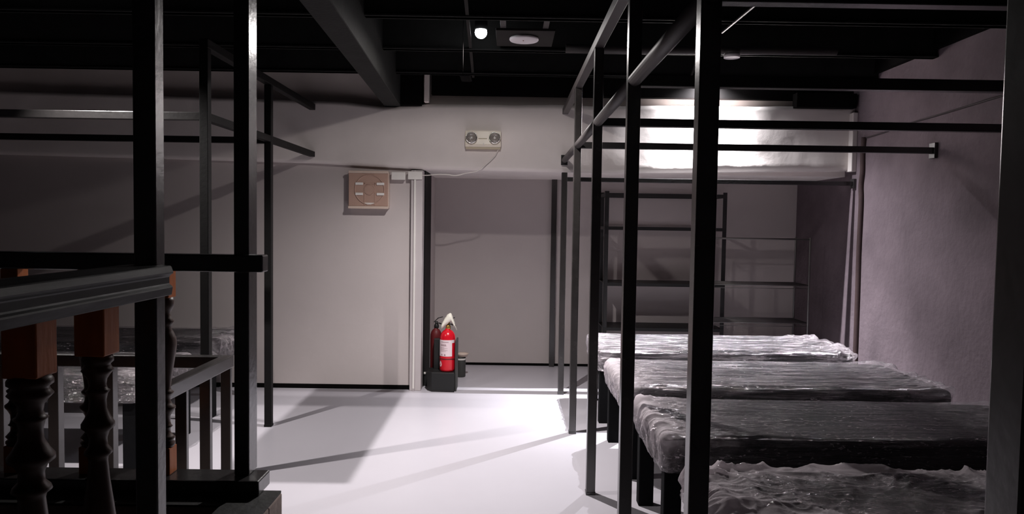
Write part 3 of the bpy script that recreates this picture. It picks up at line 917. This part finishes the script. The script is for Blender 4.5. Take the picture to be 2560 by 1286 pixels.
def extinguisher(label, cx, cy, z0, r, h, body, k=1.0, detail=True):
    t = thing('fire_extinguisher', label, 'fire extinguisher', (cx, cy, z0))
    zt = z0 + h
    bm = bmesh.new()
    lathe(bm, [(r * 0.82, z0), (r * 0.96, z0 + 0.008), (r, z0 + 0.022), (r, zt - 0.075), (r * 0.97, zt - 0.055), (r * 0.84, zt - 0.030),
               (r * 0.6, zt - 0.010), (r * 0.34, zt), (r * 0.30, zt + 0.012)], cx, cy, 40)
    obj('cylinder', bm, body, t)
    bm = bmesh.new()
    lathe(bm, [(0.020, zt + 0.006), (0.023, zt + 0.012), (0.021, zt + 0.034), (0.015, zt + 0.042), (0.013, zt + 0.066)], cx + 0.004, cy, 20)
    obj('valve', bm, M['brass'] if detail else M['black'], t)
    bm = bmesh.new()
    def bar(pts, wd, th):
        for a, b in zip(pts, pts[1:]):
            a, b = Vector(a), Vector(b)
            d = b - a
            L = d.length
            mt = Matrix.Translation((a + b) / 2) @ d.to_track_quat('X', 'Z').to_matrix().to_4x4()
            tb = bmesh.ops.create_cube(bm, size=1, matrix=mt @ Matrix.Diagonal((L + 0.004, wd, th, 1)))
    bar([(cx - 0.018, cy - 0.005, zt + 0.060), (cx + 0.020, cy - 0.01, zt + 0.098), (cx + 0.058, cy - 0.025, zt + 0.110)], 0.020, 0.007)
    bar([(cx + 0.0, cy - 0.005, zt + 0.048), (cx + 0.030, cy - 0.015, zt + 0.052), (cx + 0.066, cy - 0.028, zt + 0.040)], 0.020, 0.007)
    obj('handle', bm, M['black'], t)
    if not detail: return t
    def wrapstrip(name, a0, a1, z_lo, z_hi, off, mat, par, n=20):
        bm = bmesh.new()
        A, Bq = [], []
        for i in range(n + 1):
            a = math.radians(a0 + (a1 - a0) * i / n)
            A.append(bm.verts.new((cx + (r + off) * math.sin(a), cy - (r + off) * math.cos(a), z_lo)))
            Bq.append(bm.verts.new((cx + (r + off) * math.sin(a), cy - (r + off) * math.cos(a), z_hi)))
        for i in range(n): bm.faces.new((A[i], A[i + 1], Bq[i + 1], Bq[i]))
        return obj(name, bm, mat, par)
    lb = wrapstrip('paper_label', -80, 40, z0 + 0.140, zt - 0.085, 0.0012, M['label'], t)
    lb['label'] = 'pale pink printed paper label'
    wrapstrip('label_tab', 36, 66, zt - 0.112, zt - 0.085, 0.0012, M['label'], lb)
    top_z, bot_z = zt - 0.085, z0 + 0.140
    H = top_z - bot_z
    bm = bmesh.new()
    def strip(a0, a1, za, zb):
        n = max(2, int(abs(a1 - a0) / 6))
        A, Bq = [], []
        for i in range(n + 1):
            a = math.radians(a0 + (a1 - a0) * i / n)
            p = (cx + (r + 0.0022) * math.sin(a), cy - (r + 0.0022) * math.cos(a))
            A.append(bm.verts.new((*p, za))); Bq.append(bm.verts.new((*p, zb)))
        for i in range(n): bm.faces.new((A[i], A[i + 1], Bq[i + 1], Bq[i]))
    rnd = random.Random(4)
    a = -52                                           # heading block of short strokes
    while a < -6:
        strip(a, a + 3.5, top_z - 0.345 * H, top_z - 0.26 * H); a += 5.2
    strip(-52, -4, top_z - 0.36 * H, top_z - 0.342 * H)
    for row in (0.10, 0.14):
        strip(-50, 12, top_z - row * H - 0.002, top_z - row * H)
    for row in (0.44, 0.50, 0.56, 0.62, 0.68):
        a = -56
        e = rnd.choice((-18, -6, 4))
        while a < e:
            wd = rnd.uniform(4, 11)
            strip(a, min(a + wd, e), top_z - row * H - 0.0025, top_z - row * H); a += wd + 2.5
    obj('print', bm, M['print'], lb)
    for a in (-47, -22):                              # two pictograms
        bm = bmesh.new()
        strip(a, a + 12, bot_z + 0.04 * H, bot_z + 0.115 * H)
        strip(a + 3, a + 9, bot_z + 0.115 * H, bot_z + 0.15 * H)
        obj('pictogram', bm, M['print'], lb)
    bm = bmesh.new()
    tube(bm, [(cx + (r + 0.001) * math.cos(q), cy + (r + 0.001) * math.sin(q), z0 + 0.116) for q in [2 * PI * i / 40 for i in range(41)]], 0.004, 8, False)
    obj('band', bm, M['dred'], t)
    bm = bmesh.new()                                  # pale drop shaped emblem near the foot
    cpt = []
    for i in range(28):
        q = 2 * PI * i / 28
        rr = 0.017 * (1 + (0.0 if math.sin(q) < 0 else 0.45 * math.sin(q) ** 6))
        a = math.radians(-56) + rr * 0.95 * math.cos(q) / r
        cpt.append((cx + (r + 0.0015) * math.sin(a), cy - (r + 0.0015) * math.cos(a), z0 + 0.066 + 1.25 * rr * math.sin(q)))
    bm.faces.new([bm.verts.new(p) for p in cpt])
    em = obj('emblem', bm, M['label'], t)
    bm = bmesh.new()
    for i in range(2):
        a0 = math.radians(-56 + (-3 if i else 2))
        pts = [(cx + (r + 0.003) * math.sin(a0 + u * 0.03), cy - (r + 0.003) * math.cos(a0 + u * 0.03), z0 + 0.060 + 0.014 * (u if i == 0 else 1 - u)) for u in (0, 0.5, 1)]
        tube(bm, pts, 0.0012, 6)
    obj('emblem_mark', bm, M['red'], em)
    return t
EX = extinguisher('bright red fire extinguisher with white plastic over its handle, standing in the black stand', -0.535, 6.56, 0.172, 0.068, 0.37, M['red'])
extinguisher('dark red fire extinguisher in shadow behind the bright red one', -0.660, 6.775, 0.0, 0.052, 0.52, M['dred'], detail=False)

# plastic bag scrap tied over the handle
bm = bmesh.new()
P = []
for i in range(13):
    u = i / 12
    c = Vector((-0.588 + 0.115 * u, 6.540, 0.574 + 0.085 * math.sin(u * PI * 0.62)))
    if u > 0.72: c.z -= (u - 0.72) * 0.24
    wd = 0.030 + 0.026 * math.sin(u * PI)
    P.append([bm.verts.new(c + Vector((0.004 * noise.noise(Vector((i, j, 1.0))), -0.030 * math.cos(a) * 1.1,
                                       wd * 0.75 * math.sin(a) + 0.007 * noise.noise(Vector((i * 0.9, j * 0.7, 5)))))) for j, a in enumerate([2 * PI * k / 12 for k in range(12)])])
for a, b in zip(P, P[1:]):
    for k in range(12):
        f = bm.faces.new((a[k], a[(k + 1) % 12], b[(k + 1) % 12], b[k])); f.smooth = True
bm.faces.new(P[0][::-1]); bm.faces.new(P[-1])
obj('plastic_bag', bm, M['bag'], EX)
bm = bmesh.new()
tube(bm, [(-0.475, 6.52, 0.60), (-0.463, 6.515, 0.575), (-0.452, 6.515, 0.545)], 0.0022, 6)
obj('tie_string', bm, M['bag'], EX)

t = thing('canister', 'small dark canister with a pale lid behind the extinguisher stand', 'canister', (-0.452, 7.14, 0))
bm = bmesh.new()
lathe(bm, [(0.043, 0.0), (0.047, 0.01), (0.047, 0.195), (0.044, 0.20)], -0.452, 7.14, 28)
obj('body', bm, M['dgrey'], t)
bm = bmesh.new()
lathe(bm, [(0.0475, 0.166), (0.049, 0.168), (0.049, 0.180), (0.0475, 0.182)], -0.452, 7.14, 28)
obj('band', bm, M['white'], t)
bm = bmesh.new()
lathe(bm, [(0.050, 0.20), (0.062, 0.222), (0.064, 0.230), (0.02, 0.236)], -0.440, 7.14, 28)
obj('lid', bm, M['tanl'], t)

t = thing('charger_block', 'small black block with a pale tip on the floor left of the extinguisher stand', 'small device', (-0.745, 6.79, 0))
bm = bmesh.new()
prism(bm, [(-0.775, 0.0), (-0.712, 0.0), (-0.700, 0.045), (-0.715, 0.11), (-0.745, 0.125), (-0.775, 0.12)], 'y', 6.70, 6.76)
bmesh.ops.bevel(bm, geom=list(bm.edges), offset=0.005, segments=2, affect='EDGES')
obj('body', bm, M['black'], t)
obj('tip', B(((-0.768, 6.685, 0.112), (-0.742, 6.70, 0.13)), bev=0.003), M['white'], t)

# ------------------------------------------------------------------ shelves in the recess
t = thing('shelf_unit', 'black open metal shelf unit against the rear wall of the recess', 'shelf', (1.54, 7.5, 0))
sx0, sx1, sy0, sy1 = 0.938, 2.14, 7.29, 7.70
for x in (sx0, sx1 - 0.04):
    for y in (sy0, sy1 - 0.035):
        obj('upright', B(((x, y, 0), (x + 0.04, y + 0.006, 1.83)), ((x if x == sx0 else x + 0.034, y, 0), (x + 0.006 if x == sx0 else x + 0.04, y + 0.035, 1.83)), bev=0.001), M['shelf'], t)
for z in (1.80, 1.47, 0.915, 0.47):
    sh = obj('shelf_board', B(((sx0 + 0.004, sy0 + 0.02, z), (sx1 - 0.004, sy1 - 0.01, z + 0.008)),
                         ((sx0 + 0.004, sy0 - 0.004, z - 0.022), (sx1 - 0.004, sy0 + 0.018, z + 0.010)),
                         ((sx0 + 0.004, sy1 - 0.012, z - 0.022), (sx1 - 0.004, sy1, z + 0.010)), bev=0.001), M['shelf'], t) if z < 1 else \
        obj('shelf_frame', B(((sx0 + 0.004, sy0 - 0.004, z - 0.022), (sx1 - 0.004, sy0 + 0.018, z + 0.010)),
                        ((sx0 + 0.004, sy1 - 0.012, z - 0.022), (sx1 - 0.004, sy1, z + 0.010)),
                        ((sx0 + 0.004, sy0, z - 0.022), (sx0 + 0.02, sy1, z + 0.01)), ((sx1 - 0.02, sy0, z - 0.022), (sx1 - 0.004, sy1, z + 0.01)), bev=0.001), M['shelf'], t)

t = thing('wire_rack', 'thin grey wire rack in the dark right corner of the recess', 'shelf', (2.36, 7.08, 0))
rx0, rx1, ry0, ry1 = 1.915, 2.812, 6.90, 7.25
for x in (rx0, rx1):
    for y in (ry0, ry1):
        bm = bmesh.new()
        lathe(bm, [(0.009, 0), (0.009, 1.40), (0.006, 1.405)], x, y, 12)
        obj('upright', bm, M['wirem'], t)
for z in (1.385, 0.955, 0.60, 0.2):
    bm = bmesh.new()
    for a, b in (((rx0, ry0), (rx1, ry0)), ((rx0, ry1), (rx1, ry1)), ((rx0, ry0), (rx0, ry1)), ((rx1, ry0), (rx1, ry1))):
        tube(bm, [(*a, z), (*b, z)], 0.006, 8)
        if z < 1.3: tube(bm, [(*a, z - 0.03), (*b, z - 0.03)], 0.003, 6)
    if z < 1.3:
        for k in range(1, 14):
            y = ry0 + (ry1 - ry0) * k / 14
            tube(bm, [(rx0, y, z + 0.004), (rx1, y, z + 0.004)], 0.0025, 6)
    obj('wire_shelf', bm, M['wirem'], t)
